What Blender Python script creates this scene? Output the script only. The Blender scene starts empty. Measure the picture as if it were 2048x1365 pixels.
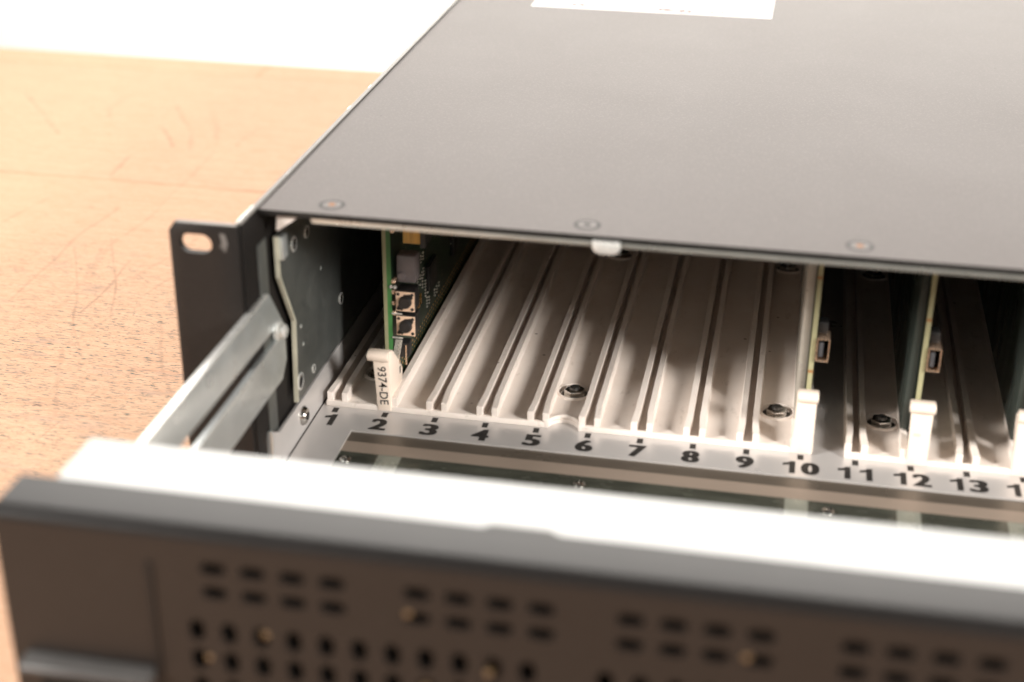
import bpy, bmesh, math, random
from mathutils import Vector, Euler, Matrix

random.seed(4)
SC = bpy.context.scene
COL = SC.collection
MM = 0.001
PI = math.pi

# ------------------------------------------------------------------ camera
CAM_MM = (145.83, -440.58, 250.96)
cam_d = bpy.data.cameras.new('camera')
cam = bpy.data.objects.new('camera', cam_d)
COL.objects.link(cam)
cam.location = Vector(CAM_MM) * MM
cam.rotation_euler = Euler((math.radians(64.016), math.radians(-0.441), math.radians(11.024)), 'XYZ')
cam_d.sensor_width = 36.0
cam_d.sensor_fit = 'HORIZONTAL'
cam_d.lens = 3028.2 / 2048 * 36
cam_d.clip_start = 0.01
cam_d.clip_end = 50
cam_d.dof.use_dof = True
fwd = cam.rotation_euler.to_matrix() @ Vector((0, 0, -1))
cam_d.dof.focus_distance = 0.560
cam_d.dof.aperture_fstop = 7.0
cam_d.dof.aperture_blades = 9
SC.camera = cam

# ------------------------------------------------------------------ world and lamps
w = bpy.data.worlds.new('World')
SC.world = w
w.use_nodes = True
w.node_tree.nodes['Background'].inputs[0].default_value = (1.0, 0.94, 0.88, 1)
w.node_tree.nodes['Background'].inputs[1].default_value = 0.09

def lamp(name, loc, target, size, power, col=(1, 0.96, 0.91), size_y=None):
    d = bpy.data.lights.new(name, 'AREA')
    d.energy = power
    d.color = col
    d.size = size
    if size_y:
        d.shape = 'RECTANGLE'
        d.size_y = size_y
    o = bpy.data.objects.new(name, d)
    COL.objects.link(o)
    o.location = loc
    o.rotation_euler = (Vector(target) - Vector(loc)).to_track_quat('-Z', 'Y').to_euler()
    return o

T = (0.1, 0.0, 0.03)
lamp('softbox_left', (-0.80, -0.61, 0.54), T, 0.24, 22.5)
lamp('softbox_right', (1.0, -0.61, 0.54), T, 0.24, 20.5)
lamp('softbox_overhead', (-0.05, 0.80, 0.78), (0.05, -0.15, 0.0), 1.4, 12.0, size_y=0.5)
bl = lamp('backdrop_lamp', (0.1, 0.95, 1.25), (0.1, 1.8, 0.1), 2.4, 60.0, size_y=0.3)
bl.data.spread = math.radians(100)

SC.view_settings.view_transform = 'Standard'
SC.view_settings.look = 'None'
SC.view_settings.exposure = 0.0
SC.view_settings.gamma = 1.0
SC.render.engine = 'CYCLES'
SC.cycles.max_bounces = 8

# ------------------------------------------------------------------ material helpers
class NT:
    def __init__(s, name):
        s.m = bpy.data.materials.new(name)
        s.m.use_nodes = True
        s.t = s.m.node_tree
        s.b = s.t.nodes['Principled BSDF']
        s.co = None
    def n(s, typ, **kw):
        x = s.t.nodes.new(typ)
        for k, v in kw.items():
            setattr(x, k, v)
        return x
    def l(s, a, b):
        s.t.links.new(a, b)
    def coord(s):
        if s.co is None:
            s.co = s.n('ShaderNodeTexCoord').outputs['Object']
        return s.co
    def mapped(s, scale, rot=(0, 0, 0), loc=(0, 0, 0)):
        m = s.n('ShaderNodeMapping')
        m.inputs['Scale'].default_value = scale
        m.inputs['Rotation'].default_value = rot
        m.inputs['Location'].default_value = loc
        s.l(s.coord(), m.inputs['Vector'])
        return m.outputs[0]
    def noise(s, scale, det=4, rough=0.6, vec=None, dist=0.0):
        x = s.n('ShaderNodeTexNoise')
        x.inputs['Scale'].default_value = scale
        x.inputs['Detail'].default_value = det
        x.inputs['Roughness'].default_value = rough
        x.inputs['Distortion'].default_value = dist
        s.l(vec if vec is not None else s.coord(), x.inputs['Vector'])
        return x.outputs['Fac']
    def rng(s, v, a, b, c=0.0, d=1.0):
        x = s.n('ShaderNodeMapRange')
        x.inputs[1].default_value = a
        x.inputs[2].default_value = b
        x.inputs[3].default_value = c
        x.inputs[4].default_value = d
        s.l(v, x.inputs[0])
        return x.outputs[0]
    def math(s, op, a, b=None, c=None):
        x = s.n('ShaderNodeMath', operation=op)
        for i, q in enumerate((a, b, c)):
            if q is None:
                continue
            if isinstance(q, (int, float)):
                x.inputs[i].default_value = q
            else:
                s.l(q, x.inputs[i])
        return x.outputs[0]
    def mix(s, f, a, b):
        x = s.n('ShaderNodeMix', data_type='RGBA')
        for i, q in ((0, f), (6, a), (7, b)):
            if isinstance(q, (int, float)):
                x.inputs[i].default_value = q
            elif isinstance(q, tuple):
                x.inputs[i].default_value = (*q, 1)
            else:
                s.l(q, x.inputs[i])
        return x.outputs[2]
    def bump(s, h, strength, dist=0.0002):
        x = s.n('ShaderNodeBump')
        x.inputs['Strength'].default_value = strength
        x.inputs['Distance'].default_value = dist
        s.l(h, x.inputs['Height'])
        s.l(x.outputs[0], s.b.inputs['Normal'])

def surf(name, col, rough=0.5, metal=0.0, spec=0.5, var=0.12, vscale=60, grain=0.0, gscale=2500, stretch=(1, 1, 1), rvar=0.08, coat=0.0):
    t = NT(name)
    nz = t.noise(vscale, 5, 0.6, t.mapped(stretch))
    f = t.rng(nz, 0.3, 0.7)
    dark = tuple(c * (1 - var) for c in col)
    lite = tuple(min(1, c * (1 + var)) for c in col)
    t.l(t.mix(f, dark, lite), t.b.inputs['Base Color'])
    nr = t.noise(vscale * 2.3, 4, 0.6, t.mapped(stretch))
    t.l(t.rng(nr, 0.3, 0.7, max(0.02, rough - rvar), min(1, rough + rvar)), t.b.inputs['Roughness'])
    t.b.inputs['Metallic'].default_value = metal
    t.b.inputs['Specular IOR Level'].default_value = spec
    if coat:
        t.b.inputs['Coat Weight'].default_value = coat
        t.b.inputs['Coat Roughness'].default_value = 0.15
    if grain:
        t.bump(t.noise(gscale, 2, 0.5), grain, 0.00008)
    return t.m

M = {}
# dark powder coat: fine texture, faint warm dust
def powder(name, col, rough, spec, dust=0.3):
    t = NT(name)
    big = t.noise(9, 5, 0.6)
    fine = t.noise(1300, 2, 0.6)
    c1 = t.mix(t.rng(big, 0.35, 0.7), col, tuple(c * 1.07 for c in col))
    c2 = t.mix(t.math('MULTIPLY', t.rng(fine, 0.52, 0.75), dust), c1, tuple(min(1, c * 2.2 + 0.01) for c in col))
    # stray lint and tiny scuffs
    v = t.n('ShaderNodeTexVoronoi', feature='F1')
    v.inputs['Scale'].default_value = 34
    t.l(t.mapped((1, 0.35, 1), (0, 0, 0.5)), v.inputs['Vector'])
    speck = t.rng(v.outputs['Distance'], 0.010, 0.022, 1, 0)
    c3 = t.mix(t.math('MULTIPLY', speck, 0.55), c2, (0.02, 0.017, 0.015))
    t.l(c3, t.b.inputs['Base Color'])
    t.l(t.rng(t.noise(25, 5, 0.65), 0.3, 0.7, rough - 0.012, rough + 0.015), t.b.inputs['Roughness'])
    t.b.inputs['Specular IOR Level'].default_value = spec
    t.bump(t.noise(1700, 3, 0.6), 0.35, 0.00006)
    return t.m
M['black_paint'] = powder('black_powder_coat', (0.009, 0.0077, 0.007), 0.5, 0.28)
M['door_paint'] = powder('satin_door_paint', (0.010, 0.0088, 0.0082), 0.36, 0.40)
M['pull_lit_grey'] = surf('lit_grey_pull', (0.055, 0.052, 0.05), 0.4, 0, 0.5)  # lighter grey stands for light caught on the ledge
M['edge_black'] = surf('black_cut_edge', (0.012, 0.011, 0.010), 0.5, 0, 0.3)
M['lid_sheen_paint'] = powder('black_paint_with_painted_sheen', (0.13, 0.114, 0.107), 0.58, 0.65)  # same black paint, base colour lightened to carry the lid's sheen
M['zinc'] = surf('zinc_plated_steel', (0.72, 0.765, 0.765), 0.33, 0.75, var=0.10, vscale=45, grain=0.15, gscale=900)
M['zinc_dark'] = surf('dull_galvanised_steel', (0.19, 0.20, 0.19), 0.42, 0.75, var=0.12, vscale=50, grain=0.2, gscale=900)
M['zinc_bright'] = surf('bright_plated_edge', (0.86, 0.86, 0.83), 0.3, 0.6, var=0.06)
M['bounce_sheet'] = surf('pale_bounce_sheet', (0.52, 0.47, 0.42), 0.5, 0.2)  # pale, to bounce light onto the rear of the guides
M['lip_metal'] = surf('plated_lip', (0.50, 0.51, 0.48), 0.32, 0.8, var=0.15, vscale=40)
M['raw_top'] = surf('bright_bare_metal', (0.62, 0.625, 0.615), 0.5, 0.15, var=0.03, vscale=20)
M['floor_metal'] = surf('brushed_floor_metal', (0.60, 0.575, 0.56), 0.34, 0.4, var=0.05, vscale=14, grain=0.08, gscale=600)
M['reflection_brown'] = surf('brown_painted_reflection', (0.15, 0.125, 0.10), 0.3, 0.45, var=0.08, vscale=12)  # this and the next band colours carry reflections of the interior
M['reflection_tan'] = surf('tan_painted_reflection', (0.33, 0.265, 0.215), 0.45, 0.3, var=0.05, vscale=12)
M['reflection_green'] = surf('dark_green_painted_reflection', (0.082, 0.085, 0.068), 0.22, 0.4, var=0.35, vscale=55, stretch=(1, 4, 1))
M['reflection_pale'] = surf('pale_painted_reflection', (0.26, 0.275, 0.235), 0.3, 0.4, var=0.1)  # mirrored handle put into the colour
M['cream'] = surf('cream_nylon', (0.83, 0.765, 0.70), 0.42, 0.0, 0.4, var=0.05, vscale=90, grain=0.1, gscale=900)
def cream():
    t = NT('cream_nylon_rubbed')
    a = t.noise(45, 5, 0.65)
    b = t.noise(260, 4, 0.7, t.mapped((1, 0.35, 1)))
    c = t.mix(t.rng(a, 0.35, 0.7), (0.86, 0.785, 0.725), (0.79, 0.70, 0.63))
    c = t.mix(t.math('MULTIPLY', t.rng(b, 0.60, 0.72), 0.35), c, (0.42, 0.35, 0.29))
    v_ = t.n('ShaderNodeTexVoronoi', feature='F1')
    v_.inputs['Scale'].default_value = 75
    t.l(t.coord(), v_.inputs['Vector'])
    c = t.mix(t.math('MULTIPLY', t.rng(v_.outputs['Distance'], 0.03, 0.055, 1, 0), 0.7), c, (0.16, 0.11, 0.08))
    t.l(c, t.b.inputs['Base Color'])
    t.l(t.rng(b, 0.3, 0.7, 0.36, 0.5), t.b.inputs['Roughness'])
    t.bump(t.noise(900, 2, 0.5), 0.12, 0.00008)
    return t.m
M['cream'] = cream()
M['cream_handle'] = surf('cream_handle_plastic', (0.88, 0.75, 0.64), 0.38, 0.0, 0.4, var=0.03, vscale=120)
M['ink'] = surf('black_ink', (0.018, 0.016, 0.015), 0.55, 0.0, 0.3, var=0.2, vscale=400)
M['ink_faint'] = surf('faded_brown_ink', (0.16, 0.10, 0.085), 0.6, 0.0, 0.3, var=0.25, vscale=300)
M['steel'] = surf('polished_steel', (0.62, 0.60, 0.57), 0.16, 1.0, var=0.1, vscale=200)
M['steel_dark'] = surf('dark_threaded_steel', (0.10, 0.095, 0.09), 0.3, 0.8, var=0.2, vscale=400)
M['pcb_edge'] = surf('bare_laminate_edge', (0.33, 0.315, 0.185), 0.5, 0.0, 0.4, var=0.12, vscale=180, stretch=(1, 1, 0.4))
M['pcb_edge_green'] = surf('green_laminate_edge', (0.05, 0.18, 0.05), 0.4, 0.0, 0.5, var=0.35, vscale=60, stretch=(1, 1, 0.3))
M['pale_edge'] = surf('yellowish_sheared_edge', (0.62, 0.60, 0.48), 0.4, 0.2, var=0.15, vscale=120)
M['scuff'] = surf('scuffed_bare_paint', (0.11, 0.11, 0.108), 0.45, 0.3, var=0.7, vscale=350)
M['black_plastic'] = surf('black_plastic', (0.02, 0.019, 0.019), 0.35, 0.0, 0.5, var=0.2, vscale=200)
M['grey_plastic'] = surf('grey_plastic', (0.17, 0.15, 0.155), 0.4, 0.0, 0.5, var=0.15, vscale=200)
M['spot_gold'] = surf('dull_golden_spot', (0.16, 0.105, 0.055), 0.4, 0.6)
M['gold_dull'] = surf('gold_ribbon_contacts', (0.55, 0.33, 0.09), 0.4, 0.3, var=0.3, vscale=300, stretch=(4, 1, 0.3))
M['tongue_grey'] = surf('dark_grey_tongue', (0.06, 0.06, 0.065), 0.45)
M['gold'] = surf('gold_plating', (0.80, 0.50, 0.20), 0.25, 0.9, var=0.15, vscale=500)
M['copper_frame'] = surf('coppery_shield', (0.80, 0.58, 0.42), 0.25, 0.8, var=0.1, vscale=500)
M['switch_plate'] = surf('warm_switch_plate', (0.90, 0.64, 0.46), 0.4, 0.1, var=0.06, vscale=500)
M['solder'] = surf('solder', (0.75, 0.72, 0.66), 0.3, 0.5, var=0.2, vscale=800)
M['rust'] = surf('rusty_recess', (0.30, 0.12, 0.035), 0.7, 0.0, var=0.3, vscale=900)
M['foam_dark'] = surf('dark_filter_foam', (0.012, 0.011, 0.010), 0.9, 0.0, 0.2, var=0.3, vscale=600)
M['label_white'] = surf('white_paper_label', (0.92, 0.90, 0.88), 0.5, 0.0, 0.4, var=0.02)
M['wall_white'] = surf('white_backdrop_paint', (0.90, 0.88, 0.85), 0.8, 0.0, 0.2, var=0.01, vscale=3)

# board: dark green solder mask, traces and vias
def board_mat():
    t = NT('green_solder_mask')
    nz = t.noise(120, 3, 0.5)
    base = t.mix(t.rng(nz, 0.4, 0.6), (0.009, 0.022, 0.014), (0.015, 0.036, 0.022))
    v = t.n('ShaderNodeTexVoronoi', feature='F1')
    v.inputs['Scale'].default_value = 420
    t.l(t.coord(), v.inputs['Vector'])
    via = t.rng(v.outputs['Distance'], 0.10, 0.2, 1, 0)
    clus = t.rng(t.noise(55, 2, 0.5), 0.52, 0.56)
    c = t.mix(t.math('MULTIPLY', via, clus), base, (0.40, 0.36, 0.2))
    wv = t.n('ShaderNodeTexWave', bands_direction='Z')
    wv.inputs['Scale'].default_value = 180
    wv.inputs['Distortion'].default_value = 1.5
    t.l(t.coord(), wv.inputs['Vector'])
    tr = t.math('MULTIPLY', t.rng(wv.outputs['Fac'], 0.9, 0.97), t.rng(t.noise(40, 2, 0.5), 0.5, 0.55))
    c = t.mix(t.math('MULTIPLY', tr, 0.35), c, (0.12, 0.22, 0.12))
    t.l(c, t.b.inputs['Base Color'])
    t.b.inputs['Roughness'].default_value = 0.32
    return t.m
M['board'] = board_mat()
M['green_film'] = surf('dark_green_glossy_back', (0.03, 0.037, 0.032), 0.3, 0.0, var=0.3, vscale=50, stretch=(1, 1, 0.3))
M['board_back'] = surf('grey_shielded_board_back', (0.42, 0.39, 0.34), 0.35, 0.3, var=0.15, vscale=80)

# painted metal edge worn to bright metal
def worn():
    t = NT('worn_black_paint_edge')
    wear = t.rng(t.noise(75, 4, 0.75), 0.66, 0.72)
    t.l(t.mix(wear, (0.20, 0.185, 0.17), (0.80, 0.78, 0.75)), t.b.inputs['Base Color'])
    t.l(t.math('MULTIPLY', wear, 0.7), t.b.inputs['Metallic'])
    t.b.inputs['Roughness'].default_value = 0.38
    return t.m
M['worn'] = worn()

SCRATCHES = [(-0.154, 0.119, -0.1084, 0.0288), (-0.1571, 0.0649, -0.1576, 0.1707), (-0.1319, 0.0509, -0.1409, 0.1336), (-0.1216, 0.0602, -0.1258, 0.1137), (-0.143, 0.1331, -0.1068, 0.0562), (-0.1125, 0.0323, -0.1034, 0.0968), (-0.1175, 0.0938, -0.1077, 0.1407), (-0.287, 0.33, -0.2497, 0.2858), (-0.2497, 0.2858, -0.2343, 0.2646), (-0.2193, 0.297, -0.2271, 0.3168), (-0.2271, 0.3168, -0.226, 0.3385), (-0.1803, 0.2127, -0.1835, 0.2411), (-0.1932, 0.3262, -0.1671, 0.2845), (-0.1671, 0.2845, -0.1529, 0.2558), (-0.1452, 0.2697, -0.1688, 0.3202), (-0.1854, 0.2866, -0.1664, 0.261), (-0.1334, 0.26, -0.1323, 0.3027), (-0.1401, 0.1397, -0.1409, 0.2584), (-0.0949, -0.02, -0.1152, 0.0274), (-0.1983, 0.1364, -0.1924, 0.1835), (-0.0951, -0.0378, -0.0877, 0.0004), (-0.0881, 0.0602, -0.0512, -0.0217), (-0.1336, 0.0903, -0.1424, 0.1215)]
# butcher-block bench top, grain along x, seams across y
def wood():
    t = NT('maple_bench_top')
    sx = t.n('ShaderNodeSeparateXYZ')
    t.l(t.coord(), sx.inputs[0])
    X, Y = sx.outputs[0], sx.outputs[1]
    wob = t.math('MULTIPLY', t.math('SUBTRACT', t.noise(6, 2, 0.5), 0.5), 0.004)
    Yw = t.math('ADD', Y, wob)
    pf = t.math('DIVIDE', t.math("SUBTRACT", Yw, 0.0185), 0.1855)
    plank = t.math('FLOOR', pf)
    fr = t.math('FRACT', pf)
    edge = t.math('MINIMUM', fr, t.math('SUBTRACT', 1.0, fr))
    seam = t.rng(edge, 0.003, 0.008, 1, 0)
    seam = t.math('MULTIPLY', seam, t.rng(Y, 0.05, 0.15, 0.3, 1.0))
    seam = t.math('MULTIPLY', seam, t.rng(t.noise(30, 3, 0.6, t.mapped((1, 0.2, 1))), 0.3, 0.6, 0.45, 1.0))
    g1 = t.noise(26, 6, 0.62, t.mapped((1, 9, 1)), 0.4)
    g2 = t.noise(170, 5, 0.65, t.mapped((1, 14, 1)), 0.2)
    g3 = t.noise(700, 3, 0.6, t.mapped((1, 10, 1)))
    tone = t.n('ShaderNodeTexWhiteNoise', noise_dimensions='1D')
    t.l(plank, tone.inputs['W'])
    A = (0.76, 0.495, 0.335)
    B = (0.67, 0.41, 0.275)
    c = t.mix(t.rng(g1, 0.30, 0.72), A, B)
    c = t.mix(t.math('MULTIPLY', t.rng(g2, 0.42, 0.66), 0.55), c, (0.46, 0.26, 0.15))
    c = t.mix(t.math('MULTIPLY', t.rng(g3, 0.45, 0.65), 0.40), c, (0.36, 0.19, 0.11))
    c = t.mix(t.math('MULTIPLY', tone.outputs['Value'], 0.18), c, (0.78, 0.42, 0.25))
    # figure: pale fleck rays
    fl = t.rng(t.noise(110, 3, 0.55, t.mapped((1, 7, 1), (0, 0, 0.04))), 0.62, 0.70)
    c = t.mix(t.math('MULTIPLY', fl, 0.40), c, (0.72, 0.47, 0.31))
    # worn open pores: short dark dashes in worn patches
    near = t.rng(Y, 0.07, 0.20, 1, 0.12)
    cx = t.math('MULTIPLY', t.math('ADD', X, 0.095), 0.8)
    cy = t.math('MULTIPLY', t.math('SUBTRACT', Y, 0.02), 0.6)
    rad = t.math('SQRT', t.math('ADD', t.math('MULTIPLY', cx, cx), t.math('MULTIPLY', cy, cy)))
    wornp = t.math('ADD', t.rng(rad, 0.03, 0.105, 0.85, 0.04), t.math('MULTIPLY', t.rng(t.noise(16, 4, 0.6), 0.45, 0.65), 0.38))
    wornp = t.math('MULTIPLY', wornp, near)
    pore = t.rng(t.noise(300, 3, 0.68, t.mapped((1, 5.0, 1))), 0.56, 0.64)
    c = t.mix(t.math('MULTIPLY', t.math('MULTIPLY', pore, wornp), 0.95), c, (0.10, 0.13, 0.11))
    grime = t.rng(t.noise(34, 5, 0.7, t.mapped((1, 3, 1))), 0.55, 0.75)
    c = t.mix(t.math('MULTIPLY', t.math('MULTIPLY', grime, wornp), 0.5), c, (0.27, 0.235, 0.215))
    pit = t.rng(t.noise(150, 2, 0.5, t.mapped((1, 2.2, 1), (0, 0, 0.3))), 0.735, 0.765)
    c = t.mix(t.math('MULTIPLY', t.math('MULTIPLY', pit, near), 0.8), c, (0.10, 0.075, 0.07))
    # long scratches and scuffs, wandering a little
    wn = t.n('ShaderNodeTexNoise')
    wn.inputs['Scale'].default_value = 13
    wn.inputs['Detail'].default_value = 1
    t.l(t.coord(), wn.inputs['Vector'])
    wo = t.n('ShaderNodeVectorMath', operation='MULTIPLY_ADD')
    wo.inputs[1].default_value = (0.014, 0.014, 0)
    t.l(wn.outputs['Color'], wo.inputs[0])
    t.l(t.coord(), wo.inputs[2])
    s2 = t.n('ShaderNodeSeparateXYZ')
    t.l(wo.outputs[0], s2.inputs[0])
    dsh = t.rng(t.noise(70, 5, 0.75), 0.34, 0.66)
    total = None
    for i, (xa, ya, xb, yb) in enumerate(SCRATCHES):
        o_ = 0.007
        xa += o_; xb += o_; ya += o_; yb += o_
        dx, dy = xb - xa, yb - ya
        L2 = dx * dx + dy * dy
        px = t.math('SUBTRACT', s2.outputs[0], xa)
        py = t.math('SUBTRACT', s2.outputs[1], ya)
        h = t.math('ADD', t.math('MULTIPLY', px, dx / L2), t.math('MULTIPLY', py, dy / L2))
        h.node.use_clamp = True
        ex = t.math('SUBTRACT', px, t.math('MULTIPLY', h, dx))
        ey = t.math('SUBTRACT', py, t.math('MULTIPLY', h, dy))
        d = t.math('SQRT', t.math('ADD', t.math('MULTIPLY', ex, ex), t.math('MULTIPLY', ey, ey)))
        wd = (0.0007, 0.0011, 0.0016, 0.0008)[i % 4] * (1.8 if ya > 0.2 else 1)
        ln = t.math('MULTIPLY', t.rng(d, wd * 0.25, wd, 1, 0), (0.42, 0.30, 0.26, 0.45)[i % 4])
        total = ln if total is None else t.math('MAXIMUM', total, ln)
    c = t.mix(t.math('MULTIPLY', total, dsh), c, (0.25, 0.15, 0.10))
    c = t.mix(t.math('MULTIPLY', seam, 0.55), c, (0.50, 0.20, 0.11))
    # butt joint in the last plank
    jx = t.rng(t.math('ABSOLUTE', t.math('ADD', X, 0.168)), 0.0006, 0.0016, 1, 0)
    j = t.math('MULTIPLY', jx, t.rng(Y, 0.389, 0.390))
    c = t.mix(t.math('MULTIPLY', j, 0.5), c, (0.5, 0.22, 0.12))
    t.l(c, t.b.inputs['Base Color'])
    t.l(t.rng(g2, 0.3, 0.7, 0.55, 0.7), t.b.inputs['Roughness'])
    t.b.inputs['Specular IOR Level'].default_value = 0.12
    h = t.math('SUBTRACT', t.math('MULTIPLY', g3, 0.4), t.math('MULTIPLY', pore, wornp))
    t.bump(h, 0.3, 0.0003)
    return t.m
M['wood'] = wood()

# ------------------------------------------------------------------ geometry helpers (all in millimetres)
def root(name, loc, label, cat, group=None):
    o = bpy.data.objects.new(name, None)
    o.empty_display_size = 0.01
    COL.objects.link(o)
    o.location = Vector(loc) * MM
    o['label'] = label
    o['category'] = cat
    if group:
        o['group'] = group
    return o

def finish(bm, name, mat, parent, smooth=False, origin=(0, 0, 0)):
    bmesh.ops.recalc_face_normals(bm, faces=bm.faces)
    ori = Vector(origin)
    for v_ in bm.verts:
        v_.co = (v_.co - ori) * MM
    me = bpy.data.meshes.new(name)
    bm.to_mesh(me)
    bm.free()
    me.materials.append(M[mat] if isinstance(mat, str) else mat)
    if smooth:
        me.polygons.foreach_set('use_smooth', [True] * len(me.polygons))
        try:
            me.set_sharp_from_angle(angle=math.radians(35))
        except Exception:
            pass
    o = bpy.data.objects.new(name, me)
    COL.objects.link(o)
    if parent is not None:
        o.parent = parent
    o.location = ori * MM
    return o

def add_box(bm, x0, x1, y0, y1, z0, z1, bev=0.0, seg=2):
    r = bmesh.ops.create_cube(bm, size=1)
    for v_ in r['verts']:
        v_.co = Vector((x0 + (v_.co.x + .5) * (x1 - x0), y0 + (v_.co.y + .5) * (y1 - y0), z0 + (v_.co.z + .5) * (z1 - z0)))
    if bev:
        es = list({e for v_ in r['verts'] for e in v_.link_edges})
        bmesh.ops.bevel(bm, geom=es, offset=bev, segments=seg, affect='EDGES', profile=0.5)

def box(name, b, mat, parent, bev=0.15):
    bm = bmesh.new()
    add_box(bm, *b, bev=bev)
    return finish(bm, name, mat, parent, smooth=bev > 0)

AX = {'x': lambda a, p: (a, p[0], p[1]), 'y': lambda a, p: (p[0], a, p[1]), 'z': lambda a, p: (p[0], p[1], a)}
def add_prism(bm, pts, axis, a0, a1, bev=0.0, seg=2):
    f = AX[axis]
    lo = [bm.verts.new(f(a0, p)) for p in pts]
    hi = [bm.verts.new(f(a1, p)) for p in pts]
    fs = [bm.faces.new(lo), bm.faces.new(list(reversed(hi)))]
    n = len(pts)
    for i in range(n):
        fs.append(bm.faces.new((lo[i], hi[i], hi[(i + 1) % n], lo[(i + 1) % n])))
    bmesh.ops.recalc_face_normals(bm, faces=fs)
    if bev:
        es = list({e for q in fs for e in q.edges})
        bmesh.ops.bevel(bm, geom=es, offset=bev, segments=seg, affect='EDGES', profile=0.5)

def prism(name, pts, axis, a0, a1, mat, parent, bev=0.0):
    bm = bmesh.new()
    add_prism(bm, pts, axis, a0, a1, bev)
    return finish(bm, name, mat, parent, smooth=bev > 0)

def circ(cx, cy, r, n=24, a0=0.0, sx=1, sy=1):
    return [(cx + r * sx * math.cos(a0 + 2 * PI * i / n), cy + r * sy * math.sin(a0 + 2 * PI * i / n)) for i in range(n)]

def add_lathe(bm, c, axis, prof, n=28):
    """prof: list of (radius, height) along axis; closed at ends when radius 0"""
    f = AX[axis]
    rings = []
    ci = {'x': (c[1], c[2], c[0]), 'y': (c[0], c[2], c[1]), 'z': (c[0], c[1], c[2])}[axis]
    for r, h in prof:
        if r < 1e-6:
            rings.append([bm.verts.new(f(ci[2] + h, (ci[0], ci[1])))])
        else:
            rings.append([bm.verts.new(f(ci[2] + h, p)) for p in circ(ci[0], ci[1], r, n)])
    for a, b in zip(rings, rings[1:]):
        for i in range(n):
            j = (i + 1) % n
            if len(a) == 1:
                bm.faces.new((a[0], b[i], b[j]))
            elif len(b) == 1:
                bm.faces.new((a[i], a[j], b[0]))
            else:
                bm.faces.new((a[i], a[j], b[j], b[i]))

def lathe(name, c, axis, prof, mat, parent, n=28):
    bm = bmesh.new()
    add_lathe(bm, c, axis, prof, n)
    return finish(bm, name, mat, parent, smooth=True)

def cut(o, bmc):
    """boolean-subtract a temporary cutter and bake it"""
    for v_ in bmc.verts:
        v_.co = v_.co * MM - o.location
    bmesh.ops.recalc_face_normals(bmc, faces=bmc.faces)
    me = bpy.data.meshes.new('tmp')
    bmc.to_mesh(me)
    bmc.free()
    c = bpy.data.objects.new('tmp', me)
    COL.objects.link(c)
    keep = o.parent
    o.parent = None
    c.location = o.location
    md = o.modifiers.new('b', 'BOOLEAN')
    md.operation = 'DIFFERENCE'
    md.solver = 'EXACT'
    md.object = c
    bpy.context.view_layer.update()
    dg = bpy.context.evaluated_depsgraph_get()
    new = bpy.data.meshes.new_from_object(o.evaluated_get(dg))
    o.modifiers.clear()
    old = o.data
    o.data = new
    new.name = o.name
    bpy.data.objects.remove(c)
    bpy.data.meshes.remove(me)
    bpy.data.meshes.remove(old)
    o.parent = keep

def text(name, s, loc, size, mat, parent, rot=(0, 0, 0), bold=0.0, sx=1.0, align='CENTER', depth=0.03, shear=0.0):
    cu = bpy.data.curves.new('t', 'FONT')
    cu.body = s
    cu.size = size * MM
    cu.align_x = align
    cu.align_y = 'CENTER'
    cu.offset = bold * MM
    cu.extrude = depth * MM
    cu.shear = shear
    cu.resolution_u = 6
    t = bpy.data.objects.new('t', cu)
    COL.objects.link(t)
    bpy.context.view_layer.update()
    me = bpy.data.meshes.new_from_object(t.evaluated_get(bpy.context.evaluated_depsgraph_get()))
    bpy.data.objects.remove(t)
    me.name = name
    me.transform(Matrix.Diagonal((sx, 1, 1, 1)))
    me.transform(Euler(rot).to_matrix().to_4x4())
    me.materials.clear()
    me.materials.append(M[mat])
    o = bpy.data.objects.new(name, me)
    COL.objects.link(o)
    o.parent = parent
    o.location = Vector(loc) * MM
    return o

def number(txt, cx, cy, parent):
    """heavy grotesque numerals, printed on the floor plate"""
    bm = bmesh.new()
    n = len(txt)
    for i, ch in enumerate(txt):
        ox = cx + (i - (n - 1) / 2) * 6.9
        if ch == '1':
            pts = [(0.2, -3.8), (2.1, -3.8), (2.1, 3.8), (0.6, 3.8), (-0.1, 2.9), (-1.9, 2.3), (-1.9, 1.0), (0.2, 1.45)]
            add_prism(bm, [(ox + a, cy + b) for a, b in pts], 'z', -0.02, 0.06)
            continue
        tb = bmesh.new()
        for k, dx in enumerate((-0.42, 0.0, 0.42)):
            t = text('t', ch, (0, 0, 0), 10.0, 'ink', None, bold=0.22, depth=0.0)
            me = t.data
            xs = [v_.co.x for v_ in me.vertices]; ys = [v_.co.y for v_ in me.vertices]
            w0, h0 = max(xs) - min(xs), max(ys) - min(ys)
            mx, my = (max(xs) + min(xs)) / 2, (max(ys) + min(ys)) / 2
            me.transform(Matrix.Translation((-mx, -my, 0)))
            me.transform(Matrix.Diagonal((5.1 / w0, 7.6 / h0, 1, 1)))
            me.transform(Matrix.Translation((ox + dx, cy, 0.04 + 0.008 * k)))
            tb.from_mesh(me)
            bpy.data.objects.remove(t)
        tm = bpy.data.meshes.new('t')
        tb.to_mesh(tm); tb.free()
        bm.from_mesh(tm)
        bpy.data.meshes.remove(tm)
    return finish(bm, 'slot_number', 'ink', parent)

# ------------------------------------------------------------------ setting
TZ = -2.2                                   # bench surface height (mm); chassis bottom rests on it
bm = bmesh.new()
add_box(bm, -900, 1100, -700, 417, TZ - 42, TZ, bev=1.2)
o = finish(bm, 'tabletop', 'wood', None)
o['kind'] = 'structure'
bm = bmesh.new()
add_box(bm, -3200, 3400, 1800, 1850, -1500, 2600)
o = finish(bm, 'backdrop', 'wall_white', None)
o['kind'] = 'structure'

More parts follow.
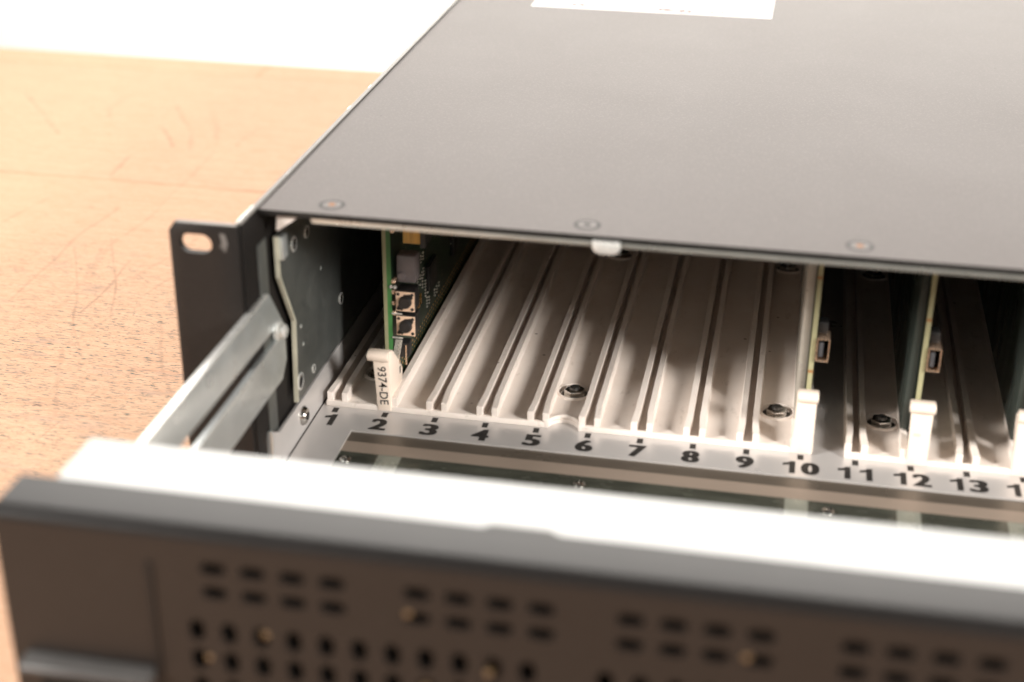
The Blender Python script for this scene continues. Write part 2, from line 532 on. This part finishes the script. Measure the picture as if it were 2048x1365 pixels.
# ------------------------------------------------------------------ rack frame
P = 17.6
XL, XR = -8.75, 430.0
H = 89.0
YE, YC, YB = -56.5, -41.8, 330.0
FZ = TZ + 0.02
frame = root('rack_frame', (0, 0, 0), 'black two-unit rackmount card frame with its front door pulled out, lying on the wooden bench', 'rack frame')

# side walls (painted) with rolled front bends and ears
def side(xo, sgn):
    xi = xo + sgn * 1.4
    a, b = min(xo, xi), max(xo, xi)
    w_ = prism('side_wall', [(YE + 1.5, FZ), (YB, FZ), (YB, H + 0.2), (YE + 1.5, H + 0.2)], 'x', a, b, 'black_paint', frame, bev=0.2)
    # worn top edge: a rounded bead of bare and painted metal
    bm = bmesh.new()
    add_box(bm, a - 0.15, b + 0.1, YE + 1.2, YB, H - 0.2, H + 0.75, bev=0.35)
    finish(bm, 'worn_edge', 'worn', w_, True)
    # ear plate
    ex0, ex1 = (xo - 20.3, xo + 0.9) if sgn > 0 else (xo - 0.9, xo + 20.3)
    c = 1.8
    if sgn > 0:
        pts = [(ex0, FZ + c), (ex0 + c, FZ), (ex1, FZ), (ex1, H), (ex0 + c, H), (ex0, H - 2.6)]
    else:
        pts = [(ex1, FZ + c), (ex1 - c, FZ), (ex0, FZ), (ex0, H), (ex1 - c, H), (ex1, H - 2.6)]
    e = prism('rack_ear', pts, 'y', YE - 0.7, YE + 1.6, 'black_paint', frame, bev=0.25)
    cb = bmesh.new()
    hx = ex0 + 8.1 if sgn > 0 else ex1 - 8.1
    for hz in (H - 6.2, FZ + 6.2):
        n = 14
        sl = [(hx + 1.9 + 3.0 * math.cos(t_), hz + 3.0 * math.sin(t_)) for t_ in [(-PI / 2 + PI * i / n) for i in range(n + 1)]]
        sl += [(hx - 1.9 + 3.0 * math.cos(t_), hz + 3.0 * math.sin(t_)) for t_ in [(PI / 2 + PI * i / n) for i in range(n + 1)]]
        add_prism(cb, sl, 'y', YE - 5, YE + 5)
    cut(e, cb)
    if sgn > 0:
        prism('paint_scuff', [(ex1 - 5.6, H - 2.4), (ex1 - 3.9, H - 2.6), (ex1 - 3.2, H - 5.5), (ex1 - 4.1, H - 8.2), (ex1 - 5.9, H - 6.6), (ex1 - 5.0, H - 5.2)], 'y', YE - 0.76, YE - 0.6, 'scuff', e)
    # bare chips along the ear's top edge
    bm = bmesh.new()
    add_box(bm, min(ex0, ex1) + 2.3, max(ex0, ex1) - 0.6, YE - 0.5, YE + 1.4, H - 0.05, H + 0.18, bev=0.08)
    finish(bm, 'worn_edge', 'worn', e, True)
    return w_
sw = side(XL - 0.3, 1)
side(XR, -1)

# bright nicks on the left wall's top edge
for y, l in ((YE + 0.9, 14.5), (56, 4), (83, 3.4), (166, 1.5)):
    box('bare_nick', (XL - 0.42, XL + 0.1, y, y + l, H + 0.35, H + 0.84), 'zinc_bright', sw, bev=0.2)

# top cover
cov = box('top_cover', (XL + 1.25, XR - 1.25, YC, YB, H - 0.95, H), 'lid_sheen_paint', frame, bev=0.12)
for x, y, rusty in ((13.1, -34.1, 1), (90.2, -34.1, 0), (167.7, -34.0, 1), (245.0, -34.0, 0), (322, -34, 1)):
    s = lathe('cover_screw', (x, y, H), 'z', [(0, -0.1), (0.9, -0.1), (1.2, 0.10), (2.75, 0.10), (2.95, 0.02), (3.0, -0.4)], 'lid_sheen_paint', frame)
    bm = bmesh.new()
    add_lathe(bm, (x, y, H), 'z', [(2.8, 0.03), (3.3, 0.12), (4.0, 0.03)], 32)
    finish(bm, 'screw_rim', 'ink', s, True)
    bm = bmesh.new()
    add_prism(bm, circ(x, y, 1.2, 6), 'z', H + 0.06, H + 0.13)
    finish(bm, 'socket', 'rust' if rusty else 'ink', s)
st = box('asset_label', (26.5, 133.0, 223.2, 290, H + 0.02, H + 0.16), 'label_white', frame, bev=0.03)
text('printed_text', 'open', (116.5, 228.2, H + 0.2), 8.2, 'ink_faint', st, rot=(0, 0, PI), align='LEFT', sx=0.98)
text('printed_text', 'Gear', (98.0, 228.2, H + 0.2), 8.2, 'ink_faint', st, rot=(0, 0, PI), align='LEFT', bold=0.35, sx=0.98)
text('printed_text', 'OFR-8321', (112.5, 239.4, H + 0.2), 6.2, 'ink_faint', st, rot=(0, 0, PI), align='LEFT', sx=1.05)
text('printed_text', 'CSA', (49.5, 230.0, H + 0.2), 6.0, 'ink_faint', st, rot=(0, 0, PI), align='CENTER', bold=0.25, shear=0.2)

box('front_edge', (XL + 1.3, XR - 1.3, YC - 0.12, YC, H - 1.75, H - 0.12), 'edge_black', cov, bev=0)
box('added_bounce_sheet', (-4.5, XR - 4, YC + 2.5, YB - 4, H - 2.6, H - 1.1), 'bounce_sheet', frame, bev=0)  # sheet added under the cover to bounce light back to the guides
# plated lip under the cover's front edge, with its hanging catch tab
bm = bmesh.new()
add_box(bm, 8.8, XR - 2, YC + 0.35, YC + 1.5, H - 3.5, H - 1.85, bev=0.15)
finish(bm, 'upper_lip', 'lip_metal', frame, True)
tab = [(92.9, H - 1.4), (100.9, H - 1.4), (100.9, H - 3.9), (100.2, H - 4.9), (99.0, H - 5.4), (95.0, H - 5.4), (93.7, H - 4.9), (92.9, H - 3.8)]
prism('catch_tab', tab, 'y', YC - 0.6, YC + 0.5, 'zinc_bright', frame, bev=0.15)

# inner zinc bracket against the left wall
prof = [(-33.2, 77), (-33.2, 63.5), (-21.8, 43.5), (-23.8, 15.0), (YB - 4, 12.0), (YB - 4, H - 3.2), (-6, H - 3.2), (-15, 77)]
br = prism('inner_bracket', prof, 'x', -6.0, -4.9, 'zinc_dark', frame, bev=0.0)
bm = bmesh.new()                                      # bare front edge
ed = [(-33.2, 76.9), (-33.2, 63.5), (-21.8, 43.5), (-23.8, 15.0)]
for (a, b) in zip(ed, ed[1:]):
    add_prism(bm, [(a[0] - 0.9, a[1]), (a[0] + 0.02, a[1]), (b[0] + 0.02, b[1]), (b[0] - 0.9, b[1])], 'x', -6.05, -4.75)
finish(bm, 'bare_edge', 'pale_edge', br)
prism('bent_tab', [(-33.0, 69.0), (-28.5, 69.0), (-28.5, 76.5), (-33.0, 76.5)], 'x', -4.85, -3.5, 'zinc', br, bev=0.2)
for y, z, r in ((-19.5, 69, 2.6), (-6.8, 68.2, 2.2), (-21.0, 21.0, 3.0), (-7.2, 18.8, 1.6), (26, 60, 2.2), (26, 30, 2.2)):
    h_ = lathe('hole_rim', (-4.88, y, z), 'x', [(r, -0.1), (r, 0.35), (r * 0.78, 0.45), (r * 0.78, -0.1)], 'zinc_bright', frame)
    lathe('hole', (-4.86, y, z), 'x', [(0, 0.06), (r * 0.8, 0.06), (r * 0.8, -0.2)], 'foam_dark', h_)
for y, z in ((-15.6, 32.1), (-17.0, 39.1), (6, 50)):
    lathe('dimple', (-4.9, y, z), 'x', [(0, 0.25), (0.5, 0.2), (0.8, 0.0)], 'zinc', br, 16)
# slim zinc post standing between wall and bracket, and a pale triangle standing in for the inner top
prism('bracket_post', [(-44.5, 78), (-44.5, FZ + 4), (-37.0, FZ + 4), (-37.0, 78)], 'x', -7.62, -7.3, 'zinc_dark', frame, bev=0.1)
prism('inner_top_glimpse', [(-2.4, H - 1.9), (5.2, H - 1.9), (-2.2, H - 7.4), (-2.9, H - 7.4)], 'y', YC + 2.0, YC + 3.0, 'cream', frame, bev=0.1)

# floor pan with upturned flange, numbers and tick marks
fl = box('floor_plate', (-5.6, XR - 2, -13.2, YB - 3, -0.9 + FZ * 0, 0.0), 'floor_metal', frame, bev=0.0)
prism('front_floor', [(-5.6, -60.0), (9.4, -60.0), (9.4, -13.2), (-5.6, -13.2)], 'z', -0.9, 0.0, 'floor_metal', fl)
prism('side_flange', [(-46, 0.05), (-46, 15.5), (-40.0, 12.3), (YB - 6, 12.3), (YB - 6, 0.05)], 'x', -7.0, -5.7, 'floor_metal', fl, bev=0.15)
prism('end_flange', [(-9.0, 0.0), (-5.7, 0.0), (-5.7, 15.8), (-6.3, 16.3), (-7.4, 16.0)], 'y', -47.2, -46.2, 'zinc', fl, bev=0.1)
s = lathe('flange_screw', (-5.7, -18.2, 6.6), 'x', [(3.3, 0), (3.3, 0.5), (2.6, 1.5), (1.5, 1.8), (1.5, 0.7), (0, 0.7)], 'steel', frame)
lathe('socket', (-5.7, -18.2, 6.6), 'x', [(0, 0.8), (1.45, 0.8), (1.45, 0.7)], 'ink', s, 6)
seam = box('seam_gap', (-5.7, -5.25, -60, 100, -0.05, 0.03), 'ink', fl, bev=0)
# recessed glossy strip before the numbers; bands painted as its mirrored interior
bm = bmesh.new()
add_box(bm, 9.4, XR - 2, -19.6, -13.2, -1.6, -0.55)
finish(bm, 'brown_reflection_band', 'reflection_brown', fl)
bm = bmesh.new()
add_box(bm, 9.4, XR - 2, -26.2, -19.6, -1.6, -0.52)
finish(bm, 'tan_reflection_band', 'reflection_tan', fl)
gs = box('green_reflection_band', (9.4, XR - 2, -58, -26.2, -1.6, -0.58), 'reflection_green', fl, bev=0)
for x0, x1 in ((22.6, 30.3), (154.2, 161.4), (188.4, 195.6), (221.5, 229), (292, 300)):  # pale patches painted as mirrored ejector handles
    box('handle_reflection', (x0, x1, -57, -26.4, -0.6, -0.50), 'reflection_pale', gs, bev=0)
for x in (12.7, 89.9, 167.5, 244.6):
    s = lathe('strip_screw', (x, -31.6, -0.6), 'z', [(1.9, 0), (1.9, 0.3), (1.3, 0.9), (0.7, 1.0), (0.6, 0.5), (0, 0.5)], 'steel', gs, 20)
for i in range(20):
    x = P * i
    box('slot_tick', (x - 1.0, x + 1.0, -2.3, 0.9, -0.02, 0.05), 'ink', fl, bev=0)
    number(str(i + 1), x - 0.2, -7.6, fl)

# moulded guides: paired ribs per slot on a thin base
def rib(bm, x0, x1, y0, y1, flare):
    """top view polygon: outer tip is bent away from the gap at the front"""
    zt, zb = 5.4, 0.6
    add_prism(bm, [(x0 + flare, y0), (x1 + flare, y0), (x1 + flare * 0.85, y0 + 2.5), (x1, y0 + 8.5), (x1, y1), (x0, y1), (x0, y0 + 8.5), (x0 + flare * 0.85, y0 + 2.5)], 'z', zb, zt, bev=0.14)

def guide(i0, i1, xa, xb, notch):
    g = box('card_guide', (xa, xb, 2.2, 222, 0.05, 1.5), 'cream', frame, bev=0.0)
    cb = bmesh.new()
    nuts = [x for x in (8.8, 79.2, 149.6, 184.8, 255.2, 325.6) if xa < x < xb]
    for x in nuts:
        for y in (26.2, 154.5):
            add_prism(cb, circ(x, y, 5.4, 36), 'z', 0.5, 4)
    if notch:
        add_prism(cb, circ(79.2, 1.0, 5.2, 36), 'z', -3, 8)
    for i in range(i0, i1 + 1):
        if xb - P * (i - 1) > 2.9:
            add_box(cb, P * (i - 1) - 1.12, P * (i - 1) + 1.08, 3.4, 223, 0.7, 6)
    cut(g, cb)
    bm = bmesh.new()
    for i in range(i0, i1 + 1):
        x = P * (i - 1)
        lw = -3.0 if i != 11 else -2.9
        rib(bm, x - 3.2, x - 1.15, 2.0, 221.5, -0.4)
        if xb - x > 2.9:
            rib(bm, x + 1.1, x + 3.15, 2.0, 221.5, 0.55)
    # low fillet walls that make each channel read as a trough
    for i in range(i0, i1):
        x = P * (i - 1)
        add_prism(bm, [(x + 2.9, 1.4), (x + 2.9, 2.1), (x + 3.5, 1.52), (x + 3.5, 1.4)], 'y', 2.3, 221)
        x2 = x + P
        add_prism(bm, [(x2 - 2.9, 1.4), (x2 - 3.5, 1.4), (x2 - 3.5, 1.52), (x2 - 2.9, 2.1)], 'y', 2.3, 221)
    finish(bm, 'guide_rib', 'cream', g, False)
    bm = bmesh.new()                                   # bright front kerb
    if notch:
        add_box(bm, xa, 72.9, 1.6, 3.0, 0.05, 2.1, bev=0.2)
        add_box(bm, 85.5, xb, 1.6, 3.0, 0.05, 2.1, bev=0.2)
        n = 18
        outer = [(79.2 + 6.6 * math.cos(PI * k / n), 1.6 + 6.6 * math.sin(PI * k / n)) for k in range(n + 1)]
        inner = [(79.2 + 5.1 * math.cos(PI * k / n), 1.6 + 5.1 * math.sin(PI * k / n)) for k in range(n, -1, -1)]
        add_prism(bm, outer + inner, 'z', 0.05, 2.7, bev=0.15)
    else:
        add_box(bm, xa, xb, 1.6, 3.0, 0.05, 2.1, bev=0.2)
    finish(bm, 'front_kerb', 'cream', g, True)
    for x in nuts:
        for y in (26.2, 154.5):
            q = prism('hex_nut', circ(x, y, 3.7, 6, 0.3), 'z', 0.5, 3.0, 'steel', frame, bev=0.35)
            lathe('stud', (x, y, 2.9), 'z', [(2.3, 0.12), (2.2, 0.16), (1.9, -0.2), (1.6, 0.9), (1.1, 1.25), (0, 1.3)], 'steel_dark', q, 20)
            lathe('washer', (x, y, 0.5), 'z', [(3.2, 0.05), (4.7, 0.05), (4.7, 0.6), (3.2, 0.6)], 'steel', q, 32)
            lathe('pocket_rim', (x, y, 1.45), 'z', [(5.4, 0), (5.4, 0.7), (5.9, 0.65), (6.3, 0)], 'cream', g, 40)
    return g
guide(1, 10, -3.9, 161.8, True)
guide(11, 20, 172.4, 338.6, False)

# rear wall and dark backplane inside
box('rear_panel', (XL + 1.2, XR - 1.2, YB - 2.5, YB - 0.5, 0.1, H - 1.1), 'black_paint', frame, bev=0)
box('backplane', (0, XR - 20, YB - 60, YB - 57, 1, H - 6), 'board', frame, bev=0)

# ------------------------------------------------------------------ front door on its slide arms
DZ = 76.0
YF = -191.0
XD0, XD1 = -15.4, 437.0
# painted panel, C-section with a rolled top edge
R_ = 3.2
arc = [(YF + R_ - R_ * math.sin(t_), DZ - R_ + R_ * math.cos(t_)) for t_ in [PI / 2 * k / 8 for k in range(9)]]
profd = [(-176.6, DZ - 1.6), (-176.6, DZ)] + arc + [(YF, 3.0), (YF + 1.6, 3.0)] + [(YF + R_ - (R_ - 1.6) * math.sin(t_), DZ - R_ + (R_ - 1.6) * math.cos(t_)) for t_ in [PI / 2 * k / 8 for k in range(8, -1, -1)]]
panel = prism('front_door', profd, 'x', XD0, XD1, 'door_paint', frame)
panel.data.polygons.foreach_set('use_smooth', [True] * len(panel.data.polygons))
panel.data.set_sharp_from_angle(angle=math.radians(30))
def slot_pts(cx, cz, hw, hh):
    n = 8
    pts = []
    if hw > hh:
        for k in range(n + 1):
            a = -PI / 2 + PI * k / n
            pts.append((cx + hw - hh + hh * math.cos(a), cz + hh * math.sin(a)))
        for k in range(n + 1):
            a = PI / 2 + PI * k / n
            pts.append((cx - hw + hh + hh * math.cos(a), cz + hh * math.sin(a)))
    else:
        for k in range(n + 1):
            a = PI * k / n
            pts.append((cx + hw * math.cos(a), cz + hh - hw + hw * math.sin(a)))
        for k in range(n + 1):
            a = PI + PI * k / n
            pts.append((cx + hw * math.cos(a), cz - hh + hw + hw * math.sin(a)))
    return pts
cb = bmesh.new()
for g in range(9):
    for k in range(4):
        for z in (67.0, 60.9):
            add_prism(cb, slot_pts(34.2 + 44.4 * g + 8.7 * k, z, 2.9, 1.5), 'y', YF - 4, YF + 4)
for b_ in range(5):
    for k in range(11):
        for z in (50.6, 42.9, 35.2, 27.5):
            add_prism(cb, slot_pts(29.3 + 89.0 * b_ + 7.27 * k, z, 1.75, 2.75), 'y', YF - 4, YF + 4)
cut(panel, cb)
# end caps of the panel
for x0, x1 in ((XD0, XD0 + 1.4), (XD1 - 1.4, XD1)):
    box('end_cap', (x0 + 0.05, x1, YF + 1.7, -177, 3.2, DZ - 1.7), 'black_paint', panel, bev=0)
# tongue that overlaps the metal top
prism('tongue', [(89.5, -177.0), (91.0, -175.2), (103.5, -175.0), (106.5, -177.0)], 'z', DZ - 1.2, DZ + 0.05, 'door_paint', panel, bev=0.02)
# bare metal tray top behind the panel
bm = bmesh.new()
add_prism(bm, [(-177.5, DZ - 0.5), (-158.2, DZ - 0.5), (-157.4, DZ - 1.2), (-157.4, DZ - 14), (-158.2, DZ - 14), (-158.2, DZ - 1.4), (-177.5, DZ - 1.4)], 'x', -7.4, XR + 3)
finish(bm, 'tray_top', 'raw_top', panel)
box('tray_back', (-7.2, XR + 2.8, -158.1, -157.5, 30, DZ - 14), 'zinc', panel, bev=0)
box('filter_foam', (-6, XR, YF + 4.0, -168, 5, DZ - 3), 'foam_dark', panel, bev=0)
# small domes standing in for golden spots in some openings
for x, z in ((31.5, 43.6), (45.0, 51.6), (76.6, 61.8), (93.7, 49.0), (146.6, 61.4), (80.0, 43.0)):
    lathe('golden_spot', (x, YF + 1.0, z), 'y', [(0, -1.5), (0.6, -1.4), (0.95, -0.9), (1.05, 0.0), (1.05, 3)], 'spot_gold', panel, 16)
# finger pull: ledge, ridge and a dark sheet painted as shade below
pull = bmesh.new()
add_prism(pull, [(YF + 0.1, 38.9), (YF - 2.2, 38.7), (YF - 4.3, 37.8), (YF - 4.8, 36.9), (YF - 4.3, 36.2), (YF + 0.1, 35.4)], 'x', -12.0, 18.6, bev=0.3)
finish(pull, 'finger_pull', 'pull_lit_grey', panel, True)
bm = bmesh.new()
add_box(bm, 18.9, 20.4, YF - 0.5, YF + 0.1, 30, 67, bev=0.25)
finish(bm, 'pull_ridge', 'black_paint', panel, True)
box('pull_painted_shade', (-9.5, 17.5, YF - 0.08, YF + 0.1, 22, 35.2), 'foam_dark', panel, bev=0)

# slide arm with its long slot and pivot pin
def arm(x, parent):
    a = prism('slide_arm', [(-160, 28.0), (-33.5, 28.0), (-28.8, 33.0), (-28.8, 45.0), (-40.5, 60.8), (-160, 60.8)], 'x', x - 0.8, x + 0.8, 'zinc', parent, bev=0.15)
    cb = bmesh.new()
    add_prism(cb, [(-150, 41.6)] + [(-37.5 + 1.9 * math.cos(t_), 45.4 + 2.4 * math.sin(t_)) for t_ in [(-PI / 2 + PI * k / 10) for k in range(11)]] + [(-150, 49.0)], 'x', x - 4, x + 4)
    cut(a, cb)
    # folded top lip
    bm = bmesh.new()
    add_box(bm, x - 0.95, x + 1.0, -150, -60, 41.4, 42.2, bev=0.15)
    add_box(bm, x - 1.2, x + 0.9, -160, -41.5, 60.2, 61.3, bev=0.25)
    finish(bm, 'folded_lip', 'zinc_bright', a, True)
    return a
a1 = arm(-6.6 - 0.3, frame)
lathe('pivot_pin', (-6.2, -35.0, 45.8), 'x', [(0, 2.9), (1.6, 2.9), (2.3, 2.4), (2.4, 1.5), (1.7, 1.3), (1.7, 1.0), (3.1, 0.8), (3.2, 0.1), (3.2, -0.6)], 'zinc_bright', frame)

# ------------------------------------------------------------------ circuit cards
def handle(card, b0, b1, t0, t1, h0, h1, hook):
    """ejector: tapered blade (bottom b0..b1, top t0..t1) with a rolled head h0..h1"""
    bm = bmesh.new()
    add_prism(bm, [(b0, 0.6), (b1, 0.6), (t1, 21.0), (t0, 21.0)], 'y', 1.2, 4.0, bev=0.3)
    pts = [(4.2, 22.9), (1.2, 23.1), (-0.2, 22.6), (-0.6, 21.6), (-0.2, 20.2), (1.3, 19.2), (4.2, 19.0)]
    add_prism(bm, pts, 'x', h0, h1, bev=0.4)
    if hook > 0:
        fin = [(2.2, 23.0), (5.0, 22.4), (10.5, 17.2), (16.2, 11.6), (17.2, 9.5), (16.9, 5.6), (12.5, 1.6), (3.7, 0.7)]
        add_prism(bm, fin, 'x', b1 - 2.1, b1 + 0.05, bev=0.35)
    else:
        fin = [(3.6, 1.0), (5.5, 1.2), (11.5, 9.5), (13.5, 13.0), (13.5, 16.5), (9.5, 19.5), (4.3, 22.0), (3.6, 20.0)]
        add_prism(bm, fin, 'x', b0 + 0.6, b0 + 2.6, bev=0.3)
    h_ = finish(bm, 'ejector_handle', 'cream_handle', card, True)
    if hook > 0:
        box('release_slit', (b1 - 0.1, b1 + 0.12, 13.2, 14.3, 9.2, 11.8), 'ink', h_, bev=0.05)
    return h_

GROUP = 'circuit cards plugged into the card frame'
# slot 2 card, component side to the right
x0 = P
c2 = root('circuit_card', (x0, 10, 0), 'green circuit card with black push buttons, its cream ejector handle marked 9374-DE', 'circuit card', GROUP)
def shift(card, dx):
    """move direct children from slot-local to card-local coordinates"""
    for ch in card.children:
        ch.location = ch.location + Vector((dx, 0, 0)) * MM - Vector((0, 10, 0)) * MM
bd = box('circuit_board', (-3.0, -0.2, 13.0, 250, 3.2, 85), 'board', c2, bev=0)
bm = bmesh.new()
add_box(bm, -3.0, -1.7, 12.9, 13.05, 3.2, 85)
finish(bm, 'laminate_edge', 'pcb_edge', bd)
bm = bmesh.new()
add_box(bm, -1.7, -0.15, 12.9, 13.1, 3.2, 85)
finish(bm, 'mask_edge', 'pcb_edge_green', bd)
for z in [70.6, 66.6, 62.4, 44.0, 40.1, 36.0, 32.2]:
    bm = bmesh.new()
    add_lathe(bm, (0.35, 13.2, z), 'y', [(0, -0.5), (0.5, -0.42), (0.85, -0.1), (0.95, 0.6), (0.95, 2.0)], 14)
    finish(bm, 'solder_pad', 'copper_frame', bd, True)
def button(zc):
    b_ = box('push_button', (1.4, 7.9, 12.4, 19, zc - 3.8, zc + 3.8), 'black_plastic', c2, bev=0.2)
    pl = box('face_plate', (1.5, 8.0, 12.05, 12.4, zc - 3.6, zc + 3.6), 'switch_plate', b_, bev=0.08)
    lathe('button_cap', (4.8, 12.1, zc), 'y', [(0, -1.7), (1.9, -1.6), (2.2, -1.2), (2.3, 0.1)], 'black_plastic', b_, 24)
    bm = bmesh.new()
    for sx_, sz_ in ((-1, -1), (-1, 1), (1, -1), (1, 1)):
        add_lathe(bm, (4.75 + sx_ * 2.45, 12.02, zc + sz_ * 2.7), 'y', [(0, -0.12), (0.55, -0.1), (0.62, 0.1)], 14)
    add_prism(bm, [(1.7, zc - 2.7), (3.6, zc - 3.3), (7.5, zc + 1.5), (7.3, zc + 3.0), (4.3, zc + 2.6)], 'y', 11.93, 12.06)
    finish(bm, 'plate_hole', 'black_plastic', b_, True)
    box('wire_clip', (-0.2, 3.5, 12.2, 12.7, zc - 5.1, zc - 4.6), 'solder', b_, bev=0.1)
button(37.4)
button(28.3)
# relay-like grey block, edge connector, small parts
blk = box('grey_component', (0.9, 7.6, 16, 22, 42.6, 52.6), 'grey_plastic', c2, bev=0.6)
lathe('component_cap', (2.6, 15.9, 45.2), 'y', [(0, -0.7), (1.2, -0.7), (1.6, 0.1)], 'grey_plastic', blk, 20)
cn = box('ribbon_connector', (3.4, 9.4, 16, 23, 57.2, 72), 'gold_dull', c2, bev=0.2)
box('connector_body', (9.45, 11.2, 16, 25, 55.8, 74), 'black_plastic', cn, bev=0.2)
for x, z in ((-0.2, 42.4), (1.2, 42.3)):
    lathe('solder_ball', (x, 12.6, z), 'y', [(0, -0.7), (0.5, -0.5), (0.7, 0), (0.5, 0.5), (0, 0.7)], 'zinc_bright', c2, 14)
dd = box('slide_switch', (1.2, 5.2, 13.5, 18, 15.5, 21.0), 'black_plastic', c2, bev=0.25)
for x in (1.5, 4.2):
    box('switch_leg', (x, x + 0.4, 12.9, 13.6, 13, 20.5), 'copper_frame', dd, bev=0.05)
for k in range(5):
    bm = bmesh.new()
    xx = -0.6 + 0.5 * k
    add_prism(bm, [(xx, 13.5), (xx + 0.28, 13.5), (xx + 1.9, 22.6), (xx + 1.5, 22.6)], 'y', 12.5, 12.8)
    finish(bm, 'wire_lead', 'solder', c2)
# chips, vias and contacts along the board's component face
for y, z, l, h_ in ((48, 45, 16, 16), (80, 52, 20, 20), (120, 40, 18, 22), (60, 20, 12, 10), (100, 18, 10, 10), (160, 50, 24, 24)):
    box('chip', (-0.15, 1.2, y, y + l, z, z + h_), 'black_plastic', bd, bev=0.1)
bm = bmesh.new()
for cy, cz, n1, n2 in ((44, 40, 2, 6), (52, 37, 2, 8), (47, 30, 3, 6), (58, 26, 2, 7), (60, 17, 2, 4), (72, 15, 3, 3), (100, 24, 4, 3)):
    for a_ in range(n1):
        for b_ in range(n2):
            if random.random() < 0.8:
                add_box(bm, -0.22, 0.30, cy + a_ * 3.4, cy + a_ * 3.4 + 1.0, cz - b_ * 1.25, cz - b_ * 1.25 + 0.5)
finish(bm, 'test_point', 'solder', bd)
bm = bmesh.new()
for a_ in range(5):
    for b_ in range(3):
        add_box(bm, -0.22, 0.35, 40 + a_ * 2.6, 41.4 + a_ * 2.6, 17 + b_ * 1.4 + a_ * 0.5, 18 + b_ * 1.4 + a_ * 0.5)
finish(bm, 'pin_header', 'gold', bd)
bm = bmesh.new()
for a_ in range(60):
    for b_ in range(3):
        add_box(bm, -0.22, -0.05, 18 + a_ * 2.9, 18.9 + a_ * 2.9, 5.6 + b_ * 1.9, 6.4 + b_ * 1.9)
finish(bm, 'contact_row', 'gold', bd)
hd = handle(c2, -2.9, 1.8, -4.3, 1.6, -5.9, 1.5, 1)
text('printed_mark', '9374-DE', (-1.0, 1.12, 10.3), 4.2, 'ink', hd, rot=(PI / 2, PI / 2 - 0.05, 0), bold=0.03, sx=0.98, depth=0.02)
shift(c2, 0)

def card_right(slot, label, y0, faint=False, stub=False):
    x = P * (slot - 1)
    c = root('circuit_card', (x, 10, 0), label, 'circuit card', GROUP)
    b_ = box('circuit_board', (-0.15, 1.55, y0, 250, 3.2, 85), 'board', c, bev=0)
    bm = bmesh.new()
    add_box(bm, -0.1, 1.5, y0 - 0.15, y0 + 0.02, 3.2, 85)
    finish(bm, 'laminate_edge', 'pcb_edge', b_)
    bm = bmesh.new()
    for z in ((9.5, 24.5, 58) if slot == 10 else (46.5, 8)):
        add_box(bm, -0.12, 1.52, y0 - 0.22, y0 - 0.1, z, z + 0.9)
    finish(bm, 'burnt_break_tab', 'rust', b_)
    bm = bmesh.new()
    if slot == 10:
        add_box(bm, -3.3, -0.4, y0 + 1.5, 250, 6, 84.5, bev=0.2)
    else:
        add_prism(bm, [(-3.6, 6), (-0.4, 6), (-0.4, 84), (-3.0, 84), (-3.0, 50)], 'y', y0 + 1.5, 250, bev=0.2)
    finish(bm, 'back_shield', 'board_back' if slot == 10 else 'green_film', b_, True)
    # socket on the right
    z0 = 29.2
    u = bmesh.new()
    t_ = 0.28
    X0, X1, Z0, Z1 = 1.8, 5.9, z0, z0 + 8.2
    y1 = y0 - 1.2
    add_box(u, X0, X1, y1, y0 + 6, Z0, Z0 + t_, bev=0.1)
    add_box(u, X0, X1, y1, y0 + 6, Z1 - t_, Z1, bev=0.1)
    add_box(u, X0, X0 + t_, y1, y0 + 6, Z0 + t_, Z1 - t_)
    add_box(u, X1 - t_, X1, y1, y0 + 6, Z0 + t_, Z1 - t_)
    s_ = finish(u, 'usb_socket', 'copper_frame', c, True)
    box('socket_tongue', (2.5, 4.0, y0 - 0.8, y0 + 5, Z0 + 1.6, Z1 - 1.6), 'tongue_grey', s_, bev=0.2)
    box('socket_depth', (X0 + t_, X1 - t_, y0 + 4.8, y0 + 5.6, Z0 + t_, Z1 - t_), 'foam_dark', s_, bev=0)
    box('led_block', (1.6, 5.0, y0 + 1, y0 + 6, Z1 + 1, Z1 + 5), 'black_plastic', c, bev=0.4)
    h_ = handle(c, *((-3.4, 3.6, -2.6, 3.5, -2.7, 3.9) if slot == 10 else (-1.4, 5.0, -1.9, 4.9, -2.5, 5.4) if slot == 12 else (-3.8, 3.2, -4.2, 3.0, -4.4, 3.4)), 0)
    if faint:
        bm = bmesh.new()
        add_prism(bm, [(-0.6, 11.2), (1.6, 11.0), (2.0, 11.8), (-0.2, 12.0)], 'y', 1.15, 1.22)
        finish(bm, 'faint_smudge', 'switch_plate', h_)
    shift(c, 0)
    return c
card_right(10, 'circuit card with blank cream ejector handle, at slot 10 beside the bare floor gap', 13.0)
card_right(12, 'circuit card at slot 12, beside the hex nut, its blank cream handle faintly smudged', 13.0, True)
card_right(14, 'circuit card cut off by the right picture edge, only its cream handle side showing', 13.0)
